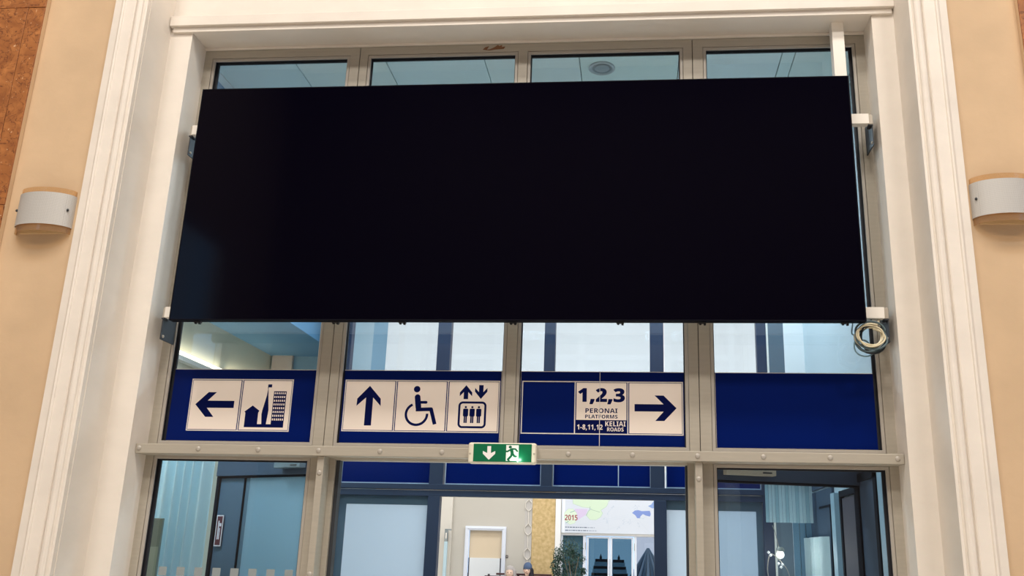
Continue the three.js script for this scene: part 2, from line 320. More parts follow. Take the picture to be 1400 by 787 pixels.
function rail(y, label, blockShadow) {
  const r = group('mounting_rail');
  mesh('beam', B(-1.925, 1.955, y - 0.03, y + 0.03, 0.118, 0.162, 0.002), M.whitePaint, r);
  for (const s of [-1, 1]) {
    const a = s < 0 ? [-1.941, -1.925] : [1.955, 1.978], x = s < 0 ? -1.941 : 1.972;
    mesh('end_plate', B(a[0], a[1], y - 0.028, y + 0.03, 0.112, 0.15, 0.002), M.steel, r);
    const b = mesh('bracket', [B(x, x + 0.006, y - 0.15, y - 0.03, 0.0, 0.145), B(x, x + 0.006, y - 0.03, y + 0.02, 0.0, 0.112), B(a[0] - 0.004, a[1], y - 0.036, y - 0.03, 0.1, 0.15)], M.dark, r, 'dark steel angle bracket');
    mesh('screw', lathe([[0, 0.006], [0.007, 0.005], [0.009, 0]], [0, 0, 0], 12).rotateZ(s < 0 ? -Math.PI / 2 : Math.PI / 2).translate(s < 0 ? x + 0.006 : x, y - 0.13, 0.125), M.steel, b);
  }
  return tag(r, label, 'rail');
}
rail(3.878, 'white square mounting rail behind the upper edge of the black display');
rail(2.772, 'white square mounting rail behind the lower edge of the black display');
tag(mesh('hanger_post', [B(1.799, 1.866, 2.802, 4.515, 0.055, 0.117, 0.002)], M.whitePaint), 'white square post dropping from the lintel behind the right end of the display', 'post');

// cable coils hanging from the right end of the lower rail
{
  const coil = (name, cx, cy, cz, rx, ry, turns, r, mat, label, ph, sway, tail) => {
    const p = [];
    for (let i = 0; i <= turns * 14; i++) { const t = i / 14 * 2 * Math.PI + ph, k = 1 + 0.1 * Math.sin(i * 0.37 + ph); p.push([cx + rx * k * Math.cos(t) + 0.006 * Math.sin(i), cy + ry * k * Math.sin(t) + sway * Math.sin(t * 0.5), cz + 0.02 * Math.sin(i * 0.21 + ph)]); }
    tag(mesh(name, tube([...tail, ...p], r, 46 * turns, 7), mat), label, 'cable');
  };
  coil('cable_coil', 1.868, 2.638, 0.192, 0.066, 0.054, 3, 0.0048, std(hex('#d8cdae'), 0.5), 'cream cable in a small coil under the lower rail end', 1.2, 0.006, [[1.93, 2.738, 0.14], [1.905, 2.7, 0.18]]);
  coil('cable_coil', 1.874, 2.64, 0.175, 0.075, 0.066, 4, 0.0055, std(hex('#54686f'), 0.5), 'grey teal cable in a wide coil under the lower rail end', 0.4, 0.008, [[1.89, 2.74, 0.135], [1.90, 2.71, 0.155]]);
  coil('cable_coil', 1.888, 2.63, 0.16, 0.066, 0.07, 2, 0.005, std(hex('#20252b'), 0.5), 'black cable coiled behind the cream and teal coils', 2.3, 0.004, [[1.86, 2.738, 0.135], [1.87, 2.70, 0.15]]);
  coil('cable_coil', 1.84, 2.585, 0.15, 0.05, 0.06, 1, 0.004, std(hex('#7fa0ae'), 0.4), 'thin pale blue cable loop drooping below the coils', 1.9, 0.02, [[1.80, 2.738, 0.135], [1.79, 2.66, 0.14]]);
}

// ---------------------------------------------------------------- exit sign
{
  const e = group('exit_sign', [-0.007, 2.0255, 0.121]);
  const w = 0.353, h = 0.106;
  mesh('case', B(-w / 2, w / 2, -h / 2, h / 2, 0.0, 0.058, 0.012), std(hex('#e3dcc8'), 0.4), e);
  const face = canvasTex(1024, 352, (c, W, H) => {
    c.fillStyle = '#0a6340'; c.fillRect(0, 0, W, H); c.fillStyle = '#e6dfdb';
    const a = [[0.238, 0.13], [0.302, 0.13], [0.302, 0.52], [0.376, 0.4], [0.376, 0.56], [0.27, 0.9], [0.163, 0.56], [0.163, 0.4], [0.238, 0.52]];
    c.beginPath(); a.forEach(([u, v], i) => (i ? c.lineTo(u * W, v * H) : c.moveTo(u * W, v * H))); c.fill();
    c.fillRect(0.562 * W, 0.06 * H, 0.215 * W, 0.88 * H);
    c.fillStyle = c.strokeStyle = '#0c5a3b'; c.lineCap = 'round'; c.lineJoin = 'round';
    c.beginPath(); c.arc(0.632 * W, 0.17 * H, 0.027 * W, 0, 7); c.fill();
    const L = (lw, ...p) => { c.lineWidth = lw * W; c.beginPath(); p.forEach(([u, v], i) => (i ? c.lineTo(u * W, v * H) : c.moveTo(u * W, v * H))); c.stroke(); };
    L(0.055, [0.655, 0.32], [0.668, 0.5]); L(0.03, [0.655, 0.28], [0.585, 0.42], [0.565, 0.41]); L(0.03, [0.665, 0.27], [0.72, 0.28], [0.755, 0.4]);
    L(0.038, [0.66, 0.52], [0.655, 0.66], [0.6, 0.86]); L(0.036, [0.675, 0.52], [0.705, 0.68], [0.735, 0.69]); L(0.028, [0.6, 0.86], [0.62, 0.95]);
    c.fillStyle = '#0a6a42'; c.fillRect(0.92 * W, 0.2 * H, 0.07 * W, 0.04 * H); c.fillRect(0.91 * W, 0.27 * H, 0.085 * W, 0.03 * H); c.fillRect(0.925 * W, 0.33 * H, 0.07 * W, 0.03 * H);
  });
  mesh('face', flat(-0.148, 0.152, -0.0445, 0.046, 0.0588), std(0xffffff, 0.3, { map: face, emissive: 0xffffff, emissiveMap: face, emissiveIntensity: 0.12 }), e);
  for (const [x, y] of [[-0.165, -0.004], [0.164, 0.0]]) mesh('screw', lathe([[0, 0.003], [0.004, 0.0025], [0.005, 0]], [x, y, 0.058], 12, Math.PI / 2), M.steel, e);
  mesh('indicator_lamp', lathe([[0, 0.004], [0.003, 0.003], [0.004, 0]], [0.082, -0.0395, 0.0595], 12, Math.PI / 2), std(0x111111, 0.3, { emissive: rgb(0.45, 1, 0.75), emissiveIntensity: 6 }), e);
  const l = new THREE.PointLight(rgb(0.6, 1, 0.8), 0.011, 2); l.position.set(0.088, -0.03, 0.092); l.castShadow = true; l.shadow.radius = 0.2; e.add(l);
  tag(e, 'green illuminated exit sign with down arrow and running figure on the crossbar', 'exit sign');
}

// ---------------------------------------------------------------- wall lamps
function sconce(x, y, label) {
  const g = group('wall_lamp', [x, y, 0.42]);
  const shell = (rx, rz, y0, y1, t, a0 = 0, n = 28) => {
    const P = []; for (let i = 0; i <= n; i++) { const a = Math.PI * (i / n); P.push([rx * Math.cos(a), rz * Math.sin(a)]); }
    const Q = P.map(([a, b]) => [a * (rx - t) / rx, b * (rz - t) / rz]).reverse();
    return prism([...P, ...Q], y0, y1);
  };
  const diff = mesh('glass_diffuser', shell(0.155, 0.088, -0.128, 0.12, 0.004), new THREE.MeshPhysicalMaterial({ color: rgb(0.93, 0.82, 0.66), roughness: 0.12, transmission: 0.94, thickness: 0, ior: 1.4 }), g);
  const perf = dataTex(128, (u, v) => { const d = Math.hypot((u * 16) % 1 - 0.5, (v * 16) % 1 - 0.5); const s = d < 0.27 ? 0.66 : 0.77; return [s, s * 0.985, s * 0.96]; }, true, 11);
  mesh('metal_cover', shell(0.159, 0.094, -0.092, 0.09, 0.0025), std(0xffffff, 0.5, { map: perf, metalness: 0.1 }), g);
  mesh('back_plate', B(-0.13, 0.13, -0.12, 0.112, 0, 0.006, 0.002), std(hex('#d9b98a'), 0.6), g);
  for (const s of [-1, 1]) mesh('screw', new THREE.SphereGeometry(0.0065, 12, 8).scale(1, 1.2, 1).translate(s * 0.146, 0.0, 0.043), M.dark, g);
  return tag(g, label, 'wall lamp');
}
sconce(-2.535, 3.262, 'half round wall lamp with grey metal cover on the tan wall beside the left architrave');
sconce(2.505, 3.277, 'half round wall lamp with grey metal cover on the tan wall beside the right architrave');

// ---------------------------------------------------------------- station hall around the camera
struct(mesh('floor', B(-7, 7, -0.2, 0, -15.4, 13.2), M.floor), 'pale polished stone floor');
struct(mesh('ceiling', B(-7, 7, 12, 12.2, -0.12, 13.2), M.hallCeil), 'high plaster ceiling of the station hall');
function windowWall(name, x0, x1, holes, label, no) {                   // side wall with real window openings to the sky
  const w = struct(group(name), label), zs = [-0.12, ...holes.flatMap((h) => [h[0], h[1]]), 13.2];
  for (let i = 0; i < zs.length; i += 2) mesh('wall_panel', B(x0, x1, 0, 12.2, zs[i], zs[i + 1]), M.hallWall, w);
  for (const [a, b, c, d] of holes) {
    mesh('wall_panel', [B(x0, x1, 0, c, a, b), B(x0, x1, d, 12.2, a, b)], M.hallWall, w);
    const n = struct(group(`window_${no++}`), 'tall side window of the station hall'), xc = (x0 + x1) / 2;
    const f = [B(xc - 0.03, xc + 0.03, c, c + 0.08, a, b), B(xc - 0.03, xc + 0.03, d - 0.08, d, a, b), B(xc - 0.03, xc + 0.03, c, d, a, a + 0.08), B(xc - 0.03, xc + 0.03, c, d, b - 0.08, b), B(xc - 0.03, xc + 0.03, c, d, (a + b) / 2 - 0.03, (a + b) / 2 + 0.03)];
    mesh('window_frame', f, M.whitePaint, n); mesh('pane', B(xc - 0.003, xc - 0.002, c + 0.08, d - 0.08, a + 0.08, b - 0.08), M.glassClear, n);
  }
}
windowWall('wall_left', -7.2, -7, [[8.7, 11.1, 4.6, 6.9]], 'plaster side wall of the hall on the left', 3);
windowWall('wall_right', 7, 7.2, [[4.4, 6.6, 2.4, 6.4]], 'plaster side wall of the hall on the right', 4);
struct(mesh('wall_back', B(-7.2, 7.2, 0, 12.2, 13.2, 13.4), std(hex('#4b4440'), 0.8)), 'dark plaster wall of the hall behind the viewer');
function ceilingLamp(x, y, z, w, d, L, color, label, grp, frameMat = M.whitePaint) {
  const g = group('ceiling_lamp', [x, y, z]);
  mesh('housing', B(-w / 2 - 0.05, w / 2 + 0.05, -0.08, 0, -d / 2 - 0.05, d / 2 + 0.05, 0.01), frameMat, g);
  mesh('diffuser', B(-w / 2, w / 2, -0.09, -0.081, -d / 2, d / 2), std(0x222222, 0.6, { emissive: rgb(...color), emissiveIntensity: 2.5 }), g);
  const l = new THREE.RectAreaLight(rgb(...color), L, w, d); l.rotation.x = -Math.PI / 2; l.position.y = -0.1; g.add(l);
  return tag(g, label, 'ceiling lamp', grp);
}
for (const [x, xn] of [[-3.3, 'left'], [0.7, 'middle'], [4.7, 'right']]) for (const [z, zn] of [[5.6, 'nearer the portal'], [9.6, 'behind the viewer']]) ceilingLamp(x, 12, z, 1.5, 1.5, HALL_LIGHT, WARM, `square warm hall ceiling lamp ${zn}, ${xn} of its row`, 'ceiling lamps of the station hall');

// ---------------------------------------------------------------- vestibule behind the glass
struct(mesh('wall_vestibule_right', B(2.12, 2.3, 0, 4.75, -3.1, -0.12), M.vestWall), 'pale wall on the right of the vestibule');
struct(mesh('wall_annex_left', B(-3.2, -3.0, 0, 4.75, -4.4, -0.12), std(hex('#dcd9c4'), 0.8)), 'pale wall on the far left of the vestibule lit by tubes');
{
  const w = struct(group('wall_annex_end'), 'end wall of the side bay left of the vestibule');
  mesh('end_wall', B(-3.0, -1.97, 0, 4.75, -4.4, -3.9), std(hex('#8fb0c4'), 0.8), w);
  mesh('pilaster', B(-2.98, -2.77, 0, 3.38, -3.9, -3.86), std(hex('#d9c6bb'), 0.8), w);
  mesh('return_wall', B(-2.05, -1.97, 0, 4.75, -3.9, -3.06), M.vestWall, w);
}
{
  const c = struct(group('ceiling_vestibule'), 'panelled vestibule ceiling');
  mesh('deck', B(-3.2, 2.3, 4.73, 4.95, -4.4, -0.12), std(hex('#6f8288'), 0.9), c);
  const seams = [-3.0, -2.215, -1.638, -1.01, -0.337, 0.3, 0.96, 1.627, 1.712, 2.12];
  for (let i = 0; i < seams.length - 1; i++) mesh('ceiling_panel', B(seams[i] + 0.0025, seams[i + 1] - 0.0025, 4.7, 4.73, -3.0, -0.12, 0.003), std(rgb(0.72 - 0.03 * (i % 2), 0.88, 0.9 - 0.02 * (i % 3)), 0.85), c);
  mesh('bulkhead', [B(-2.34, -2.28, 3.4, 4.7, -3.9, -0.12), B(-3.0, -2.28, 3.38, 3.4, -3.9, -0.12)], std(hex('#6a98ba'), 0.85), c);
}
{
  const g = group('downlight', [0.446, 4.7, -0.66]);
  mesh('trim_ring', lathe([[0.088, 0], [0.09, -0.006], [0.078, -0.012], [0.068, -0.004], [0.066, 0]], [0, 0, 0], 36), std(hex('#b4c3c7'), 0.4), g);
  mesh('reflector', lathe([[0.066, -0.002], [0.055, -0.001], [0.001, -0.0005]], [0, 0, 0], 36), std(hex('#76888f'), 0.3), g);
  mesh('lens', lathe([[0.05, -0.003], [0.045, -0.008], [0.001, -0.012]], [0, 0, 0], 30), std(hex('#93a5ab'), 0.3), g);
  tag(g, 'round switched off downlight in the vestibule ceiling seen above the display', 'downlight');
}
for (const [x, z] of [[-0.9, -2.1], [1.1, -2.1]]) ceilingLamp(x, 4.7, z, 0.6, 0.6, VEST_LIGHT, VCOOL, `added unseen vestibule ceiling lamp behind the display, the ${x < 0 ? 'left' : 'right'} one`, 'added ceiling lamps of the vestibule');  // unseen lamps added to brighten the vestibule
ceilingLamp(-2.65, 3.38, -1.0, 0.4, 0.4, 62, VCOOL, 'added unseen ceiling lamp in the low bay left of the vestibule');  // unseen lamp added to brighten the left bay
for (let i = 0; i < 2; i++) {
  const g = group('tube_lamp', [-2.94, 2.985 - i * 0.0, -2.35 - i * 1.0]);
  mesh('holder', B(-0.06, 0.0, -0.04, 0.0, -0.45, 0.45, 0.004), M.whitePaint, g);
  mesh('tube', metric(new THREE.CylinderGeometry(0.018, 0.018, 0.86, 14).rotateX(Math.PI / 2).translate(-0.025, 0.022, 0)), std(0x222222, 0.5, { emissive: rgb(1, 0.95, 0.72), emissiveIntensity: 3 }), g);
  const l = new THREE.RectAreaLight(rgb(1, 0.88, 0.58), TUBE_LIGHT, 0.05, 0.86); l.position.set(-0.02, 0.05, 0); l.rotation.set(Math.PI / 2, 0, 0); g.add(l);
  tag(g, i ? 'glowing fluorescent tube on the left bay wall, the farther one' : 'glowing fluorescent tube on the left bay wall, nearest the pane', 'tube lamp');
}

// sheer curtain shapes standing in for hall reflections in the lower panes
function curtain_reflection(x0, x1, y0, y1, z, folds, amp, color, label, seedPh, axis = 'z') {
  const nx = folds * 10, ny = 6, g = new THREE.PlaneGeometry(x1 - x0, y1 - y0, nx, ny), p = g.attributes.position;
  for (let i = 0; i < p.count; i++) {
    const u = (p.getX(i) - 0) / (x1 - x0) + 0.5, v = p.getY(i) / (y1 - y0);
    p.setZ(i, amp * Math.sin(u * folds * 2 * Math.PI + 1.5 * Math.sin(u * 9 + seedPh)) * (1 + 0.3 * v));
  }
  g.computeVertexNormals();
  const m = mesh('curtain_reflection', g.toNonIndexed(), new THREE.MeshPhysicalMaterial({ color, roughness: 0.95, transmission: 0.35, thickness: 0, side: THREE.DoubleSide }));
  m.position.set((x0 + x1) / 2, (y0 + y1) / 2, z);
  return tag(m, label, 'curtain_reflection');
}
curtain_reflection(-2.80, -2.22, 0.3, 2.4, -1.3, 8, 0.028, rgb(0.66, 0.9, 1), 'pale sheer curtain shape standing in for a hall reflection in the lower left pane', 0.4);

{
  const n = group('boxy_reflection', [-2.50, 0, -1.08]);  // block added in place of a boxy grey reflection in the pane
  mesh('panel', B(-0.085, 0.085, 0.1, 1.70, -0.012, 0.012, 0.004), std(hex('#66766f'), 0.6), n);
  mesh('poster_sheet', B(-0.075, 0.08, 0.3, 1.52, 0.012, 0.0135), std(hex('#8c9b8f'), 0.6), n);
  mesh('foot', B(-0.12, 0.12, 0, 0.1, -0.1, 0.1, 0.01), M.dark, n);
  tag(n, 'grey green stand-in for a boxy reflection in front of the sheer curtain', 'stand');
}
// dark framed door leaves standing ajar inside the vestibule
function leaf(name, a, b, top, panels, label) {                        // a, b: [x, z] ends
  const L = Math.hypot(b[0] - a[0], b[1] - a[1]), t = group(name, [a[0], 0, a[1]], -Math.atan2(b[1] - a[1], b[0] - a[0]));
  mesh('header', B(0, L, top, top + 0.3, -0.05, 0.03, 0.004), M.vestDark, t);
  mesh('stile', B(0, 0.028, 0, top, -0.03, 0.02, 0.003), M.inkBlue, t);
  mesh('stile', B(L - 0.03, L, 0, top, -0.03, 0.02, 0.003), M.inkBlue, t);
  mesh('rail', B(0.028, L - 0.03, top - 0.014, top, -0.03, 0.02, 0.003), M.inkBlue, t);
  for (const [x0, x1, m, n] of panels) mesh(n, B(x0, x1, 0.05, top - 0.014, -0.008, 0.0), m, t);
  return tag(t, label, 'door leaf');
}
const leafL = leaf('door_leaf', [-2.44, -1.86], [-1.60, -1.48], 2.03, [[0.028, 0.285, std(hex('#50677b'), 0.6), 'solid_panel'], [0.293, 0.33, std(hex('#5b7585'), 0.6), 'inner_strip'], [0.33, 0.89, M.frostLeaf, 'frosted_pane']], 'dark framed door leaf with grey panel and frosted pane behind lower left glass');
mesh('mullion', B(0.285, 0.293, 0.05, 2.014, -0.03, 0.015), M.inkBlue, leafL);
const leafR = leaf('door_leaf', [1.05, -0.954], [2.11, -1.28], 2.0, [], 'dark framed glass door leaf behind the lower right glass');
mesh('glass_pane', B(0.028, 1.07, 0.05, 1.986, -0.008, -0.0075), M.glassClear, leafR);
function operator(x, y, z, w, turn, tone, label) {  // boxes added in place of pale reflections in the lower panes
  const g = group('reflection_box', [x, y, z], turn);
  mesh('case', B(-w / 2, w / 2, -0.025, 0.025, 0.032, 0.09, 0.004), std(hex(tone), 0.5), g);
  mesh('button', B(w / 2 - 0.09, w / 2 - 0.03, -0.012, -0.004, 0.09, 0.094, 0.001), M.dark, g);
  return tag(g, label, 'reflection stand-in');
}
operator(1.36, 2.055, -1.05, 0.33, 0.298, '#c9bfa6', 'beige box standing in for a reflection above the dark framed leaf on the right');
operator(-1.73, 2.095, -1.525, 0.25, -0.424, '#6c7d86', 'grey box standing in for a reflection above the dark framed leaf on the left');
{
  const n = group('safety_notice', [-2.37, 1.64, -1.815], -0.424);
  const tex = canvasTex(128, 384, (c, W, H) => { c.fillStyle = '#e6dfe2'; c.fillRect(0, 0, W, H); c.fillStyle = '#5a2230'; c.fillRect(14, 14, W - 28, H - 28); c.fillStyle = '#e8e2ea'; c.fillRect(40, 70, 20, 230); c.fillRect(66, 100, 34, 40); c.fillRect(66, 160, 18, 140); });
  mesh('card', B(-0.035, 0.035, -0.11, 0.11, 0.0, 0.003), std(hex('#d8d2d4'), 0.6), n);
  mesh('print', flat(-0.035, 0.035, -0.11, 0.11, 0.0036), std(0xffffff, 0.5, { map: tex }), n);
  tag(n, 'small dark red and white notice on the left door leaf', 'notice');
}
// right side of the vestibule
{
  const d = struct(group('door_1'), 'dark side door in the right wall of the vestibule');
  mesh('door_frame', [B(2.085, 2.12, 0, 2.07, -1.36, -1.30), B(2.085, 2.12, 0, 2.07, -0.86, -0.80), B(2.085, 2.12, 2.02, 2.07, -1.36, -0.80)], M.inkBlue, d);
  mesh('door_panel', B(2.1, 2.12, 0.05, 2.02, -1.30, -0.86), M.vestDark, d);
  const e = struct(group('door_2'), 'maroon grey cupboard door in the right wall of the vestibule');
  mesh('door_panel', B(2.098, 2.12, 0.02, 1.95, -1.78, -1.40, 0.004), std(hex('#4a3f48'), 0.7), e);
  mesh('door_frame', [B(2.09, 2.12, 0, 2.0, -1.84, -1.80), B(2.09, 2.12, 1.96, 2.0, -1.80, -1.38)], M.inkBlue, e);
  mesh('cover_strip', [B(2.08, 2.12, 0, 2.0, -2.08, -1.96, 0.004)], std(hex('#a9c2cf'), 0.5), e);
  const f = struct(group('trim_4'), 'grey panelling on the right wall of the vestibule');
  mesh('panel', B(2.1, 2.12, 0, 2.05, -3.0, -2.12), M.vestDark, f);
  mesh('panel_line', [B(2.094, 2.1, 0, 1.93, -2.2, -2.185), B(2.094, 2.1, 1.915, 1.93, -2.6, -2.2)], M.inkBlue, f);
  mesh('cover_strip', B(2.09, 2.12, 0, 2.15, -0.78, -0.56, 0.004), std(hex('#9fbccb'), 0.5), f);
  mesh('return_strip', [B(1.952, 2.0, 0, 2.12, -3.0, -2.985), B(2.006, 2.05, 0, 2.12, -3.0, -2.98), B(2.056, 2.1, 0, 2.12, -3.0, -2.985)], std(hex('#5d8299'), 0.6), f);
  mesh('dado', B(2.1, 2.12, 0, 2.12, -0.56, -0.13), M.vestDark, f);
  mesh('upper_band', B(2.105, 2.12, 2.07, 2.2, -2.95, -0.13), M.vestDark, f);
}
{
  const b = group('striped_reflection', [1.70, 2.11, -2.72]);  // slats added in place of a bright window reflection in the glass
  mesh('head_rail', B(0, 0.37, 0.0, 0.025, -0.02, 0.02, 0.003), M.steel, b);
  for (let i = 0; i < 14; i++) { const s = mesh('slat', B(-0.0125, 0.0125, -0.3, 0, -0.0012, 0.0012), std(i % 3 ? hex('#c6dde2') : hex('#a3c4cd'), 0.7), b); s.position.set(0.013 + i * 0.0265, 0, 0); s.rotation.y = 0.25; }
  tag(b, 'short pale slatted panel standing in for a window reflection behind the lower right pane', 'blind');
}
tag((() => { const m = curtain_reflection(-0.45, 0.35, 0.1, 1.70, 0, 4, 0.02, rgb(0.62, 0.76, 0.78), '', 2.1); m.position.set(2.05, 0.9, -2.55); m.rotation.y = -Math.PI / 2; return m; })(), 'pale curtain shape added for a hall reflection, along the right vestibule wall', 'curtain_reflection');  // added shape, stands in for drapery reflected from the hall
{
  const p = group('chandelier_reflection', [1.76, 1.62, -2.45]);  // added glowing object in place of a hall chandelier mirrored in the pane
  mesh('cord', tube([[-0.05, 0.16, 0], [-0.03, 0.1, 0], [-0.01, 0.0, 0]], 0.003, 12, 6), M.steel, p);
  mesh('cap', lathe([[0.02, 0.0], [0.03, -0.01], [0.035, -0.03]], [0, 0, 0], 20), M.steel, p);
  mesh('bulb', metric(new THREE.SphereGeometry(0.03, 20, 14).translate(0, -0.055, 0)), std(0x332f28, 0.3, { emissive: rgb(1, 0.93, 0.8), emissiveIntensity: 3 }), p);
  const l = new THREE.PointLight(rgb(1, 0.92, 0.78), 0.35, 6); l.position.set(0, -0.06, 0); l.castShadow = true; p.add(l);
  const crystal = new THREE.OctahedronGeometry(0.013, 0), cm = std(0x888888, 0.15, { emissive: rgb(1, 0.96, 0.88), emissiveIntensity: 0.8 });
  for (const [x, y] of [[-0.09, -0.04], [-0.075, -0.06], [-0.02, -0.12], [0.0, -0.145], [0.01, -0.125], [-0.09, -0.27], [-0.07, -0.275], [0.03, -0.29], [0.015, -0.285]]) { const c = mesh('crystal', crystal, cm, p); c.position.set(x, y, 0.02); }
  mesh('arm', [tube([[0, -0.1, 0], [0.05, -0.17, 0], [0.06, -0.25, 0], [0.02, -0.29, 0]], 0.003, 16, 6), tube([[0, -0.1, 0], [-0.07, -0.05, 0], [-0.1, -0.16, 0], [-0.08, -0.28, 0]], 0.003, 16, 6)], M.steel, p);
  tag(p, 'small glowing stand-in for a chandelier reflection, with crystal drops, behind the lower right pane', 'pendant lamp');
}

// ---------------------------------------------------------------- second glazed screen
const win2 = struct(group('window_2'), 'second glazed screen with backlit shade painted into its frame at the back of the vestibule');
const Q = [[-1.895, -1.102], [-0.977, -0.139], [-0.041, 0.797], [0.921, 1.716]];
mesh('outer_frame', [B(-1.97, -1.897, 0, 4.5, -3.09, -3.0, 0.003), B(1.717, 1.80, 0, 4.5, -3.09, -3.0, 0.003), B(-1.897, 1.73, 4.42, 4.5, -3.09, -3.0)], M.frame2, win2);
for (const [a, b] of [[-1.104, -0.985], [-0.139, -0.043], [0.793, 0.912]]) mesh('mullion', B(a, b, 2.07, 4.42, -3.09, -3.0, 0.003), M.frame2, win2);
mesh('transom', [B(-1.897, 1.73, 1.98, 2.03, -3.09, -3.0, 0.003), B(-1.897, 1.73, 2.036, 2.08, -3.09, -2.99, 0.003)], M.frame2, win2);
for (const [a, b] of [[-1.105, -1.0], [0.82, 0.925]]) mesh('door_stile', B(a, b, 0, 1.98, -3.09, -3.0, 0.004), M.frame2, win2);
mesh('cover_profile', B(1.801, 1.818, 0, 4.5, -3.09, -3.0), M.whitePaint, win2);
mesh('end_panel', B(1.819, 1.95, 0, 4.5, -3.09, -3.0), std(hex('#5f6d7a'), 0.6), win2);
for (const [a, b] of Q) mesh('pane', B(a, b, 2.08, 4.42, -3.05, -3.0495), M.glassClear, win2);
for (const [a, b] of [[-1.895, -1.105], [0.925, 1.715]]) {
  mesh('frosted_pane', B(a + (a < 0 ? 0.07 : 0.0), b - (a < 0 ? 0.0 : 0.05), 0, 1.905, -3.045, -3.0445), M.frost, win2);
  mesh('painted_shade_margin', [B(a, b, 1.905, 1.98, -3.045, -3.0445), B(a < 0 ? a : b - 0.05, a < 0 ? a + 0.07 : b, 0, 1.905, -3.045, -3.0445)], M.frostShade, win2);  // darker strips paint the soft shade of the frame behind the frosting
}
[['leftmost', -1.895, -1.102], ['second from left', -0.977, -0.139], ['third from left', -0.041, 0.797], ['rightmost', 0.921, 1.716]].forEach(([w, a, b], i) => {
  const g = group('window_film');
  mesh('film', B(a + 0.005, b - 0.005, 2.086, 2.49, -3.046, -3.044), M.film, g);
  mesh('edge_line', [B(a + 0.004, b - 0.004, 2.083, 2.092, -3.046, -3.042), B(a + 0.002, a + 0.009, 2.09, 2.49, -3.046, -3.042), B(b - 0.009, b - 0.002, 2.09, 2.49, -3.046, -3.042), ...(i === 2 ? [B(0.517, 0.525, 2.09, 2.49, -3.046, -3.042)] : [])], std(hex('#aebbd0'), 0.6), g);
  tag(g, `navy film with pale edge line on the second screen, ${w} of the four`, 'window film');
});
{
  const w = struct(group('wall_vestibule_back'), 'wall around the second glazed screen');
  mesh('upper_wall', B(-2.05, 2.3, 4.5, 8, -3.12, -3.0), M.farWhite, w);
  mesh('side_wall', [B(1.95, 7, 0, 8, -3.12, -3.0), B(-7, -3.2, 0, 8, -3.12, -3.0), B(-3.2, -2.05, 4.95, 8, -3.12, -3.0)], M.farWhite, w);
}

// ---------------------------------------------------------------- far hall
struct(mesh('wall_far_left', B(-7.2, -7, 0, 8, -15.4, -3.12), M.farCream), 'left wall of the far hall');
struct(mesh('wall_far_right', B(7, 7.2, 0, 8, -15.4, -3.12), M.farCream), 'right wall of the far hall');
struct(mesh('ceiling_far', B(-7.2, 7.2, 8, 8.2, -15.4, -3.0), M.farWhite), 'white ceiling of the far hall');
{
  const w = struct(group('wall_far'), 'cream end wall of the far hall');
  mesh('lower_wall', [B(-7, -3.02, 0, 3.3, -15.4, -15.2), B(-2.13, -0.95, 0, 3.3, -15.4, -15.2), B(-3.02, -2.13, 2.03, 3.3, -15.4, -15.2), B(1.75, 7, 0, 3.3, -15.4, -15.2)], M.farCream, w);
  mesh('lower_wall', B(-0.95, 1.75, 1.9, 3.3, -15.4, -15.22), M.farWhite, w);
  mesh('upper_wall', B(-7, 7, 3.3, 8, -15.4, -15.2), M.farWhite, w);
  mesh('corner_pier', B(-4.4, -3.31, 0, 3.3, -15.2, -15.08, 0.01), std(hex('#d9d4ca'), 0.85), w);
  mesh('gold_panel', B(-1.575, -1.075, 0, 3.3, -15.2, -15.17, 0.004), M.gold, w);
  mesh('white_strip', B(-1.07, -0.955, 0, 3.3, -15.2, -15.14, 0.006), M.farWhite, w);
  const hp = mesh('lattice_back', B(-1.735, -1.58, 0, 3.3, -15.2, -15.19), std(hex('#c3bfba'), 0.8), w);
  for (let k = 0; k < 7; k++) {                                         // long hexagons joined by short stems
    const y = 2.62 - 0.506 * (k - 1), L = -1.728, R = -1.586, C = -1.657, t = 0.011, e = 0.075;
    const bar = (x0, y0, x1, y1) => { const l = Math.hypot(x1 - x0, y1 - y0), g = new THREE.BoxGeometry(t, l + t * 0.6, 0.03); g.rotateZ(Math.atan2(y1 - y0, x1 - x0) - Math.PI / 2); g.translate((x0 + x1) / 2, (y0 + y1) / 2, -15.178); return metric(g); };
    mesh('hexagon', [bar(C, y, R, y - e), bar(C, y, L, y - e), bar(L, y - e, L, y - 0.25 + e), bar(R, y - e, R, y - 0.25 + e), bar(L, y - 0.25 + e, C, y - 0.25), bar(R, y - 0.25 + e, C, y - 0.25), bar(C, y - 0.25, C, y - 0.506)], M.whitePaint, hp);
  }
}
{
  const d = struct(group('door_3'), 'beige door in a white moulded frame in the far hall');
  const surround = (a, b, t, y, z0, z1) => [B(a, a + t, 0, y, z0, z1, 0.006), B(b - t, b, 0, y, z0, z1, 0.006), B(a + t, b - t, y - t, y, z0, z1, 0.006)];
  mesh('door_frame', [...surround(-3.02, -2.13, 0.085, 2.035, -15.21, -15.15), ...surround(-3.0, -2.15, 0.035, 2.015, -15.15, -15.135)], std(hex('#e4eaf6'), 0.5), d);
  mesh('door_panel', B(-2.935, -2.22, 0, 1.953, -15.27, -15.24), std(hex('#d9c7ac'), 0.7), d);
  mesh('lower_panel', B(-2.905, -2.245, 0, 1.38, -15.24, -15.19, 0.005), std(hex('#dfe3e6'), 0.6), d);
  mesh('gap_strip', [B(-2.93, -2.908, 0, 1.38, -15.24, -15.2), B(-2.243, -2.222, 0, 1.38, -15.24, -15.2)], std(hex('#454650'), 0.7), d);
}
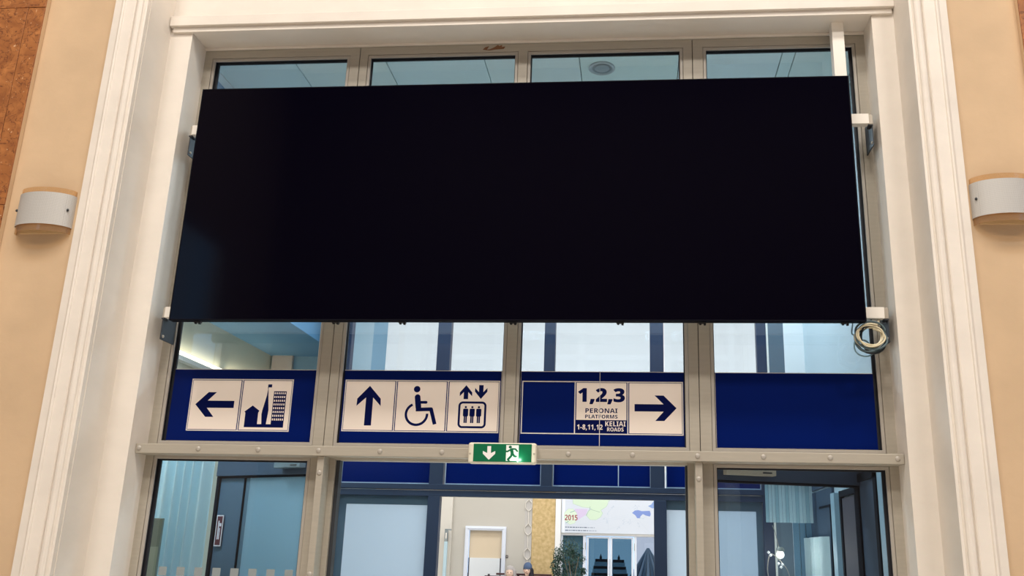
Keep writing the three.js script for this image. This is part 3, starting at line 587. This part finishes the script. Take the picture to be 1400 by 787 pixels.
{
  const s = group('wall_switch', [-2.098, 1.422, -15.2]);
  mesh('plate', B(-0.026, 0.026, -0.03, 0.03, 0, 0.012, 0.004), std(hex('#55504f'), 0.5), s);
  mesh('button', B(-0.011, 0.011, -0.012, 0.012, 0.012, 0.018, 0.002), std(hex('#a9a39c'), 0.5), s);
  tag(s, 'small dark square switch on the wall right of the beige door', 'switch');
}
{
  const s = group('standing_post', [-3.385, 0, -14.95]);
  mesh('pole', B(-0.035, 0.035, 0.02, 1.86, -0.03, 0.03, 0.006), std(hex('#b9d3de'), 0.4), s);
  mesh('cap', [B(-0.035, 0.035, 1.70, 1.95, -0.034, 0.034, 0.006), B(-0.035, 0.1, 1.93, 1.96, -0.034, 0.034, 0.004)], std(hex('#8d9698'), 0.4), s);
  mesh('lamp_window', B(-0.012, 0.012, 1.76, 1.88, 0.034, 0.038), M.whitePaint, s);
  mesh('foot', B(-0.12, 0.12, 0, 0.02, -0.12, 0.12, 0.006), std(hex('#8d9698'), 0.4), s);
  tag(s, 'slim pale post with a grey cap left of the beige door', 'post');
}
// map poster above the glass doors
{
  const W = 2048, H = 1024, x0 = -0.945, x1 = 1.655, y0 = 1.94, y1 = 3.24;
  const tex = canvasTex(W, H, (c) => {
    const X = (x) => (x - x0) / (x1 - x0) * W, Y = (y) => (y1 - y) / (y1 - y0) * H;
    c.fillStyle = '#d6dde8'; c.fillRect(0, 0, W, H);
    const blob = (col, pts, line) => { c.fillStyle = col; c.beginPath(); pts.forEach(([x, y], i) => (i ? c.lineTo(X(x), Y(y)) : c.moveTo(X(x), Y(y)))); c.closePath(); c.fill(); if (line) { c.strokeStyle = line; c.lineWidth = 3; c.stroke(); } };
    c.fillStyle = '#eef3fa'; c.fillRect(X(-0.93), 0, X(-0.87) - X(-0.93), H);
    blob('#d3e7cf', [[-0.72, 2.8], [0.2, 2.85], [0.07, 2.6], [0.02, 2.5], [-0.1, 2.42], [-0.06, 2.36], [-0.1, 2.28], [-0.2, 2.22], [-0.33, 2.22], [-0.4, 2.3], [-0.38, 2.38], [-0.3, 2.45], [-0.36, 2.47], [-0.5, 2.48], [-0.7, 2.55]], '#9dc39b');
    blob('#d6c8e6', [[-0.66, 2.44], [-0.38, 2.44], [-0.42, 2.32], [-0.6, 2.2], [-0.66, 2.3]]);
    blob('#dcebd8', [[-0.88, 2.36], [-0.8, 2.44], [-0.7, 2.44], [-0.62, 2.36], [-0.6, 2.24], [-0.66, 2.14], [-0.76, 2.11], [-0.86, 2.17], [-0.89, 2.26]], '#a9c9b9');
    blob('#7f96d4', [[0.57, 2.38], [0.63, 2.43], [0.7, 2.44], [0.78, 2.42], [0.95, 2.43], [0.97, 2.36], [0.95, 2.31], [0.86, 2.33], [0.8, 2.36], [0.75, 2.31], [0.74, 2.27], [0.68, 2.27], [0.64, 2.33]]);
    blob('#8aa6da', [[0.91, 2.53], [0.98, 2.56], [1.05, 2.66], [1.1, 2.5], [1.0, 2.48]]);
    c.strokeStyle = '#b9c7d8'; c.lineWidth = 3;
    for (let k = 0; k < 26; k++) { c.beginPath(); let x = X(-0.1 + 1.7 * rnd()), y = Y(2.0 + 1.0 * rnd()); c.moveTo(x, y); for (let j = 0; j < 14; j++) { x += (rnd() - 0.45) * 50; y += (rnd() - 0.5) * 44; c.lineTo(x, y); } c.stroke(); }
    c.strokeStyle = '#d2dae6'; c.lineWidth = 9; for (const [a, b, d, e] of [[-0.6, 2.1, 0.5, 2.34], [-0.5, 2.08, 0.5, 2.3], [0.0, 2.0, 0.7, 2.24], [0.7, 2.24, 0.9, 2.02], [0.06, 2.0, 0.06, 3.2]]) { c.beginPath(); c.moveTo(X(a), Y(b)); c.lineTo(X(d), Y(e)); c.stroke(); }
    c.strokeStyle = '#6f9a86'; c.lineWidth = 4; c.beginPath(); c.moveTo(X(-0.33), Y(2.5)); c.lineTo(X(-0.34), Y(2.44)); c.lineTo(X(-0.12), Y(2.38)); c.moveTo(X(-0.34), Y(2.44)); c.lineTo(X(-0.42), Y(2.3)); c.stroke();
    c.strokeStyle = '#4f8f9a'; c.lineWidth = 7; c.beginPath(); c.moveTo(X(-0.76), Y(2.36)); c.lineTo(X(-0.66), Y(2.4)); c.moveTo(X(-0.85), Y(2.14)); c.lineTo(X(-0.79), Y(2.18)); c.stroke();
    c.fillStyle = '#9c3a44'; c.font = 'bold 124px sans-serif'; c.textAlign = 'center'; c.save(); c.translate(X(-0.735), Y(2.2)); c.scale(0.82, 1); c.fillText('2015', 0, 0); c.restore();
    for (const y of [2.065, 2.0]) for (let k = 0, x = -0.86; k < 12; k++) { const w = 0.02 + 0.05 * rnd(); c.fillStyle = k < 9 ? '#54647e' : '#a3aec0'; if (x + w < -0.1) c.fillRect(X(x), Y(y), w / (x1 - x0) * W, 14); x += w + 0.014; }
  });
  const p = group('map_poster');
  mesh('board', B(x0, x1, y0, y1, -15.199, -15.19), M.farWhite, p);
  mesh('print', flat(x0, x1, y0, y1, -15.189), std(0xffffff, 0.6, { map: tex }), p);
  tag(p, 'large pale map poster marked 2015 above the glass doors of the far hall', 'map');
}
{
  const d = struct(group('door_4'), 'white framed double glass doors with side lights under the map');
  const wf = std(hex('#dfe6f2'), 0.5);
  mesh('outer_frame', [B(-0.955, 1.75, 1.885, 1.94, -15.36, -15.24, 0.006), ...[[-0.955, -0.91], [-0.475, -0.41], [0.612, 0.668], [1.66, 1.75]].map(([a, b]) => B(a, b, 0, 1.885, -15.36, -15.24, 0.006)), B(-0.91, -0.475, 0, 0.05, -15.36, -15.24), B(0.668, 1.66, 0, 0.05, -15.36, -15.24)], wf, d);
  for (const [a, b] of [[-0.40, 0.098], [0.104, 0.602]]) {
    const l = mesh('door_leaf', ring([a, b, 0.02, 1.875], [[a + 0.045, b - 0.045, 0.2, 1.838]], -15.33, -15.26, 0.006), wf, d);
    mesh('glass', B(a + 0.04, b - 0.04, 0.19, 1.845, -15.30, -15.2995), M.glassDark, l);
    mesh('handle', a < 0 ? B(0.03, 0.08, 1.02, 1.045, -15.26, -15.2, 0.005) : B(0.12, 0.17, 1.02, 1.045, -15.26, -15.2, 0.005), M.steel, l);
  }
  mesh('side_light', B(-0.915, -0.47, 0.04, 1.89, -15.30, -15.2995), std(hex('#3f5f6e'), 0.2), d);
  mesh('side_light', B(0.663, 1.665, 0.04, 1.89, -15.30, -15.2995), new THREE.MeshPhysicalMaterial({ color: rgb(0.72, 0.62, 0.56), roughness: 0, transmission: 1, thickness: 0, ior: 1.5 }), d);
  mesh('hinge', [B(-0.425, -0.41, 1.6, 1.75, -15.26, -15.22, 0.003), B(0.612, 0.627, 1.6, 1.75, -15.26, -15.22, 0.003)], M.steel, d);
}
// buildings outside, behind the glass doors
{
  const b = group('office_block', [0, 0, -24]);
  const wm = std(hex('#b4c8d2'), 0.7), bm = std(hex('#121e2c'), 0.5);
  for (const [k, x0, x1, top] of [[0, -0.6, -0.14, 1.36], [1, -0.07, 0.3, 1.35]]) {
    for (let i = 0; i < 7; i++) {
      const y1 = top - i * 0.2, e = 0.055 * i, a = x0 - (k ? 0 : e), c = x1 + (k ? e : 0);
      mesh('storey', B(a, c, Math.max(0, y1 - 0.2), y1 - 0.08, -0.5, 0.5), wm, b);
      mesh('window_band', B(a + 0.02, c - 0.02, y1 - 0.08, y1, -0.47, 0.47), bm, b);
    }
    const mx = k ? 0.12 : -0.43;
    mesh('mast', lathe([[0.035, 0], [0.04, 0.06], [0.02, 0.1], [0, 0.16]], [mx, top, 0], 10), bm, b);
  }
  tag(b, 'stepped dark banded block seen through the glass double doors', 'building');
  const t = group('pointed_tower', [1.03, 0, -25.9]), dk = std(hex('#4a6a80'), 0.6), lt = std(hex('#8ea9bb'), 0.6);
  for (let i = 0; i < 9; i++) {
    const u = (i - 4) / 4, from = new THREE.Vector3(u * 1.0, 0, 0.3 - 0.3 * u * u), to = new THREE.Vector3(u * 0.03, 1.72, 0), d = to.clone().sub(from);
    const g = new THREE.CylinderGeometry(0.012, 0.11, d.length(), 8); g.applyQuaternion(new THREE.Quaternion().setFromUnitVectors(new THREE.Vector3(0, 1, 0), d.clone().normalize()));
    g.translate(...from.add(to).multiplyScalar(0.5).toArray()); mesh('rib', metric(g), i % 2 ? dk : lt, t);
  }
  mesh('core', metric(new THREE.ConeGeometry(0.95, 1.66, 24).scale(1, 1, 0.25).translate(0, 0.83, -0.05)), lt, t);
  tag(t, 'pointed ribbed tower seen through the right side light', 'tower');
  struct(mesh('ground', B(-30, 30, -0.2, 0, -60, -15.4), std(hex('#4d5a62'), 0.9)), 'grey paving outside the far doors');
}
for (const [x, xn] of [[-4.4, 'left'], [0, 'middle'], [4.4, 'right']]) for (const [z, zn] of [[-6.5, 'nearer'], [-11.5, 'farther']]) ceilingLamp(x, 8, z, 1.8, 1.8, FAR_LIGHT, COOL, `square white far hall ceiling lamp, ${xn} of the ${zn} row`, 'ceiling lamps of the far hall');

// potted tree by the glass doors
{
  const t = group('potted_tree', [-0.62, 0, -14.3]);
  mesh('pot', lathe([[0.001, 0], [0.17, 0], [0.2, 0.36], [0.22, 0.37], [0.22, 0.4], [0.19, 0.4], [0.18, 0.35], [0.001, 0.34]], [0, 0, 0], 28), std(hex('#8c5d45'), 0.7), t);
  const tm = std(hex('#7d7468'), 0.8), tr = [];
  for (const [x, z, tx, tz, h] of [[-0.03, 0, -0.2, 0.05, 1.5], [0.02, 0.02, 0.0, -0.08, 1.6], [0.04, -0.02, 0.12, 0.06, 1.45], [0, 0.03, -0.08, 0.1, 1.4]]) tr.push(tube([[x, 0.33, z], [x * 1.5 + 0.02, 0.7, z], [tx * 0.4, 1.05, tz * 0.4], [tx, h, tz]], 0.011, 20, 7));
  mesh('trunk', tr, tm, t);
  const s = new THREE.Shape(); s.moveTo(0, 0); s.quadraticCurveTo(0.02, 0.025, 0, 0.07); s.quadraticCurveTo(-0.02, 0.025, 0, 0);
  const lg = new THREE.ShapeGeometry(s, 3), lm = new THREE.MeshPhysicalMaterial({ color: 0xffffff, roughness: 0.5, side: THREE.DoubleSide, transmission: 0.25, thickness: 0 });
  const N = 2600, im = new THREE.InstancedMesh(lg, lm, N), mt = new THREE.Matrix4(), q = new THREE.Quaternion(), eu = new THREE.Euler();
  const cl = [[-0.12, 1.66, 0, 0.2], [0.04, 1.62, 0, 0.17], [-0.3, 1.52, 0.05, 0.13], [-0.08, 1.45, 0, 0.2], [0.14, 1.42, 0, 0.13], [-0.36, 1.27, 0, 0.1], [-0.2, 1.2, 0, 0.13], [0.2, 1.2, 0, 0.07], [-0.3, 1.4, 0, 0.1], [0.0, 1.25, -0.1, 0.13], [-0.1, 1.55, 0.05, 0.2], [-0.05, 1.35, 0, 0.2], [-0.15, 1.05, 0.05, 0.16], [0.1, 1.08, 0, 0.14], [-0.33, 1.15, 0, 0.09]];
  for (let i = 0; i < N; i++) {
    const c = cl[Math.floor(rnd() * cl.length)], a = rnd() * 6.283, b = Math.acos(2 * rnd() - 1), r = c[3] * Math.cbrt(rnd());
    eu.set(rnd() * 3 - 1.5, rnd() * 6.28, 2 + rnd() * 2); q.setFromEuler(eu); const k = 0.6 + 0.5 * rnd();
    mt.compose(new THREE.Vector3(c[0] + r * Math.sin(b) * Math.cos(a), c[1] + r * Math.cos(b), c[2] + r * Math.sin(b) * Math.sin(a)), q, new THREE.Vector3(k, k, k));
    im.setMatrixAt(i, mt); const g = 0.6 + 0.8 * rnd(); im.setColorAt(i, rgb(0.03 * g, 0.085 * g, 0.06 * g));
  }
  im.name = 'foliage'; im.userData.kind = 'stuff'; im.castShadow = im.receiveShadow = true; t.add(im);
  tag(t, 'potted ficus tree with dark leaves in front of the glass doors', 'plant');
}
// bench
{
  const b = group('bench', [-1.78, 0, -14.62]);
  const wm = std(hex('#4a2a2c'), 0.5);
  for (let i = 0; i < 4; i++) mesh('seat_slat', B(-0.7, 0.7, 0.43, 0.455, -0.02 + i * 0.1, 0.07 + i * 0.1, 0.005), wm, b);
  mesh('back_rail', B(-0.46, 0.7, 1.055, 1.095, -0.1, -0.065, 0.006), wm, b);
  mesh('back_rail', B(-0.7, 0.7, 0.86, 1.04, -0.095, -0.065, 0.006), wm, b);
  mesh('back_rail', B(-0.7, 0.7, 0.6, 0.78, -0.085, -0.055, 0.006), wm, b);
  for (const x of [-0.62, 0, 0.62]) mesh('leg', [B(x - 0.02, x + 0.02, 0, 1.07, -0.13, -0.095, 0.004), B(x - 0.02, x + 0.02, 0, 0.43, 0.3, 0.34, 0.004), B(x - 0.02, x + 0.02, 0.39, 0.43, -0.1, 0.34, 0.004)], M.dark, b);
  tag(b, 'dark wooden bench with high back where two people sit', 'bench');
}
// people: one field of tapered capsules per figure part, meshed
function field(caps, res, blend, pad = 0.06) {
  const lo = [1e9, 1e9, 1e9], hi = [-1e9, -1e9, -1e9];
  for (const [a, b, ra, rb] of caps) for (let k = 0; k < 3; k++) { lo[k] = Math.min(lo[k], a[k] - ra, b[k] - rb); hi[k] = Math.max(hi[k], a[k] + ra, b[k] + rb); }
  const c = lo.map((v, k) => (v + hi[k]) / 2), half = Math.max(...lo.map((v, k) => (hi[k] - v) / 2)) + pad;
  const mc = new MarchingCubes(res, M.black, false, false, 120000); mc.isolation = 0;
  const n = mc.size, hs = mc.halfsize;
  for (let z = 0; z < n; z++) for (let y = 0; y < n; y++) for (let x = 0; x < n; x++) {
    const p = [c[0] + (x - hs) / hs * half, c[1] + (y - hs) / hs * half, c[2] + (z - hs) / hs * half]; let d = 1e9;
    for (const [a, b, ra, rb] of caps) {
      const ab = b.map((v, k) => v - a[k]), ap = p.map((v, k) => v - a[k]), l = ab[0] ** 2 + ab[1] ** 2 + ab[2] ** 2 || 1e-9;
      const t = Math.max(0, Math.min(1, (ap[0] * ab[0] + ap[1] * ab[1] + ap[2] * ab[2]) / l));
      const e = Math.hypot(ap[0] - t * ab[0], ap[1] - t * ab[1], ap[2] - t * ab[2]) - (ra + t * (rb - ra));
      const h = Math.max(0, Math.min(1, 0.5 + 0.5 * (d - e) / blend)); d = d > 1e8 ? e : d + (e - d) * h - blend * h * (1 - h);
    }
    mc.field[x + y * n + z * n * n] = -d;
  }
  mc.update();
  const g = new THREE.BufferGeometry();
  g.setAttribute('position', new THREE.BufferAttribute(mc.positionArray.slice(0, mc.count * 3), 3)); g.setAttribute('normal', new THREE.BufferAttribute(mc.normalArray.slice(0, mc.count * 3), 3));
  g.scale(half, half, half); g.translate(...c); g.computeVertexNormals(); return metric(g);
}
function person(x, headY, lean, look, label) {
  const g = group('person', [x, 0, -14.42]);
  const s = 0.455 + 0.118, sh = headY - 0.23, hx = lean;
  const hip = [[-0.09, s, 0], [0.09, s, 0]], shd = [[-0.135 + hx * 0.7, sh, 0], [0.135 + hx * 0.7, sh, 0]];
  const head = [hx, headY, 0.03];
  const mid = [hx * 0.4, (s + sh) / 2, 0];
  const torso = [[[0, s, 0], mid, 0.115, 0.11], [mid, [hx * 0.7, sh - 0.06, 0], 0.11, 0.115], [shd[0], shd[1], 0.055, 0.055]];
  const arms = [], legs = [], hands = [];
  for (const i of [0, 1]) {
    const k = i ? 1 : -1, el = [shd[i][0] + k * 0.02, sh - 0.27, 0.06], wr = [k * 0.07, s + 0.1, 0.25];
    arms.push([shd[i], el, 0.055, 0.045], [el, wr, 0.045, 0.034]);
    hands.push([wr, [k * 0.045, s + 0.09, 0.31], 0.028, 0.03]);
    for (let f = 0; f < 4; f++) hands.push([[k * (0.035 + f * 0.012), s + 0.092, 0.315], [k * (0.015 + f * 0.012), s + 0.078, 0.372 - 0.006 * Math.abs(f - 1.5)], 0.009, 0.007]);
    hands.push([[k * 0.05, s + 0.1, 0.28], [k * 0.012, s + 0.115, 0.315], 0.011, 0.008]);
    legs.push([hip[i], [k * 0.1, s + 0.01, 0.42], 0.085, 0.06], [[k * 0.1, s + 0.01, 0.42], [k * 0.1, 0.1, 0.4], 0.06, 0.042], [[k * 0.1, 0.045, 0.38], [k * 0.11, 0.04, 0.56], 0.045, 0.038]);
  }
  const neck = [[[hx * 0.7, sh, 0], [hx, headY - 0.08, 0.02], 0.055, 0.048]];
  const face = [[[hx, headY + 0.03, 0.015], [hx, headY - 0.01, 0.025], 0.083, 0.078], [[hx, headY - 0.03, 0.04], [hx + look * 0.01, headY - 0.085, 0.055], 0.062, 0.036], [[hx + look * 0.02, headY + 0.005, 0.105], [hx + look * 0.03, headY - 0.02, 0.118], 0.009, 0.012],
    [[hx - 0.08, headY + 0.01, 0.02], [hx - 0.082, headY - 0.02, 0.02], 0.014, 0.01], [[hx + 0.08, headY + 0.01, 0.02], [hx + 0.082, headY - 0.02, 0.02], 0.014, 0.01], ...neck];
  return { g, torso, arms, legs, hands, neck, face, head, hx, headY, sh, s, finish: () => tag(g, label, 'person') };
}
const grow = (caps, k) => caps.map(([a, b, ra, rb]) => [a, b, ra + k, rb + k]);
function dress(p, o) {
  const skin = std(hex(o.skin), 0.6);
  const bodyG = merge([field([...p.torso, ...p.arms, ...p.legs, ...p.neck], 72, 0.03), field(p.hands, 56, 0.008, 0.02), field(p.face, 56, 0.015, 0.02)]);
  mesh('body', bodyG, skin, p.g);
  mesh('jacket', field(grow([...p.torso, ...p.arms], 0.018), 64, 0.04), std(hex(o.jacket), 0.8), p.g);
  mesh('trousers', field(grow(p.legs.filter((_, i) => i % 3 < 2), 0.014), 56, 0.03), std(hex(o.trousers), 0.8), p.g);
  mesh('shoes', field(grow(p.legs.filter((_, i) => i % 3 === 2), 0.006), 40, 0.01), std(hex('#22211f'), 0.6), p.g);
  const [x, y, z] = p.head;
  mesh('hair', field(o.hair(x, y, z), 48, 0.02), std(hex(o.hairColor), 0.8), p.g);
  for (const k of [-1, 1]) mesh('eye', new THREE.SphereGeometry(0.01, 10, 8).scale(1.3, 0.7, 0.6).translate(x + k * 0.031, y + 0.008, z + 0.068), std(hex('#2c2522'), 0.4), p.g);
  mesh('mouth', new THREE.SphereGeometry(0.012, 10, 8).scale(1.7, 0.4, 0.5).translate(x, y - 0.062, z + 0.072), std(hex('#8c4a45'), 0.6), p.g);
  if (o.extra) o.extra(p);
  p.finish();
}
dress(person(-1.972, 1.105, 0.057, 0, 'seated person with pale face and grey hood pulled around the head, left on the bench'), {
  skin: '#e2c3ae', jacket: '#26262c', trousers: '#2b2d38', hairColor: '#a9a3a0',
  hair: (x, y, z) => [[[x, y + 0.06, z - 0.03], [x + 0.02, y + 0.02, z - 0.05], 0.09, 0.09], [[x - 0.075, y + 0.03, z - 0.02], [x - 0.08, y - 0.1, z - 0.02], 0.035, 0.03], [[x + 0.085, y + 0.04, z - 0.02], [x + 0.1, y - 0.1, z - 0.02], 0.045, 0.04]],
  extra: (p) => mesh('hood', field([[[0.09, p.headY + 0.06, -0.03], [0.13, p.headY - 0.06, -0.03], 0.05, 0.06]], 32, 0.02), std(hex('#55504f'), 0.8), p.g),
});
dress(person(-1.498, 1.165, -0.052, -1, 'seated person in a pink jacket with dark scarf and blue hat, right on the bench'), {
  skin: '#dcb9a4', jacket: '#d58fc4', trousers: '#20232e', hairColor: '#1d1b24',
  hair: (x, y, z) => [[[x, y + 0.03, z - 0.03], [x + 0.02, y - 0.05, z - 0.05], 0.092, 0.09], [[x + 0.075, y, z], [x + 0.09, y - 0.16, z + 0.03], 0.05, 0.05]],
  extra: (p) => {
    mesh('hat', field([[[p.hx, p.headY + 0.075, 0.0], [p.hx, p.headY + 0.06, 0.02], 0.086, 0.088]], 40, 0.02), std(hex('#4c5f7e'), 0.9), p.g);
    mesh('scarf', field([[[p.hx - 0.08, p.sh + 0.06, 0.06], [p.hx + 0.08, p.sh + 0.07, 0.06], 0.05, 0.05], [[p.hx + 0.03, p.sh + 0.05, 0.12], [p.hx + 0.02, p.sh - 0.25, 0.17], 0.06, 0.055]], 40, 0.03), std(hex('#24283c'), 0.9), p.g);
  },
});
renderer.render(scene, camera);
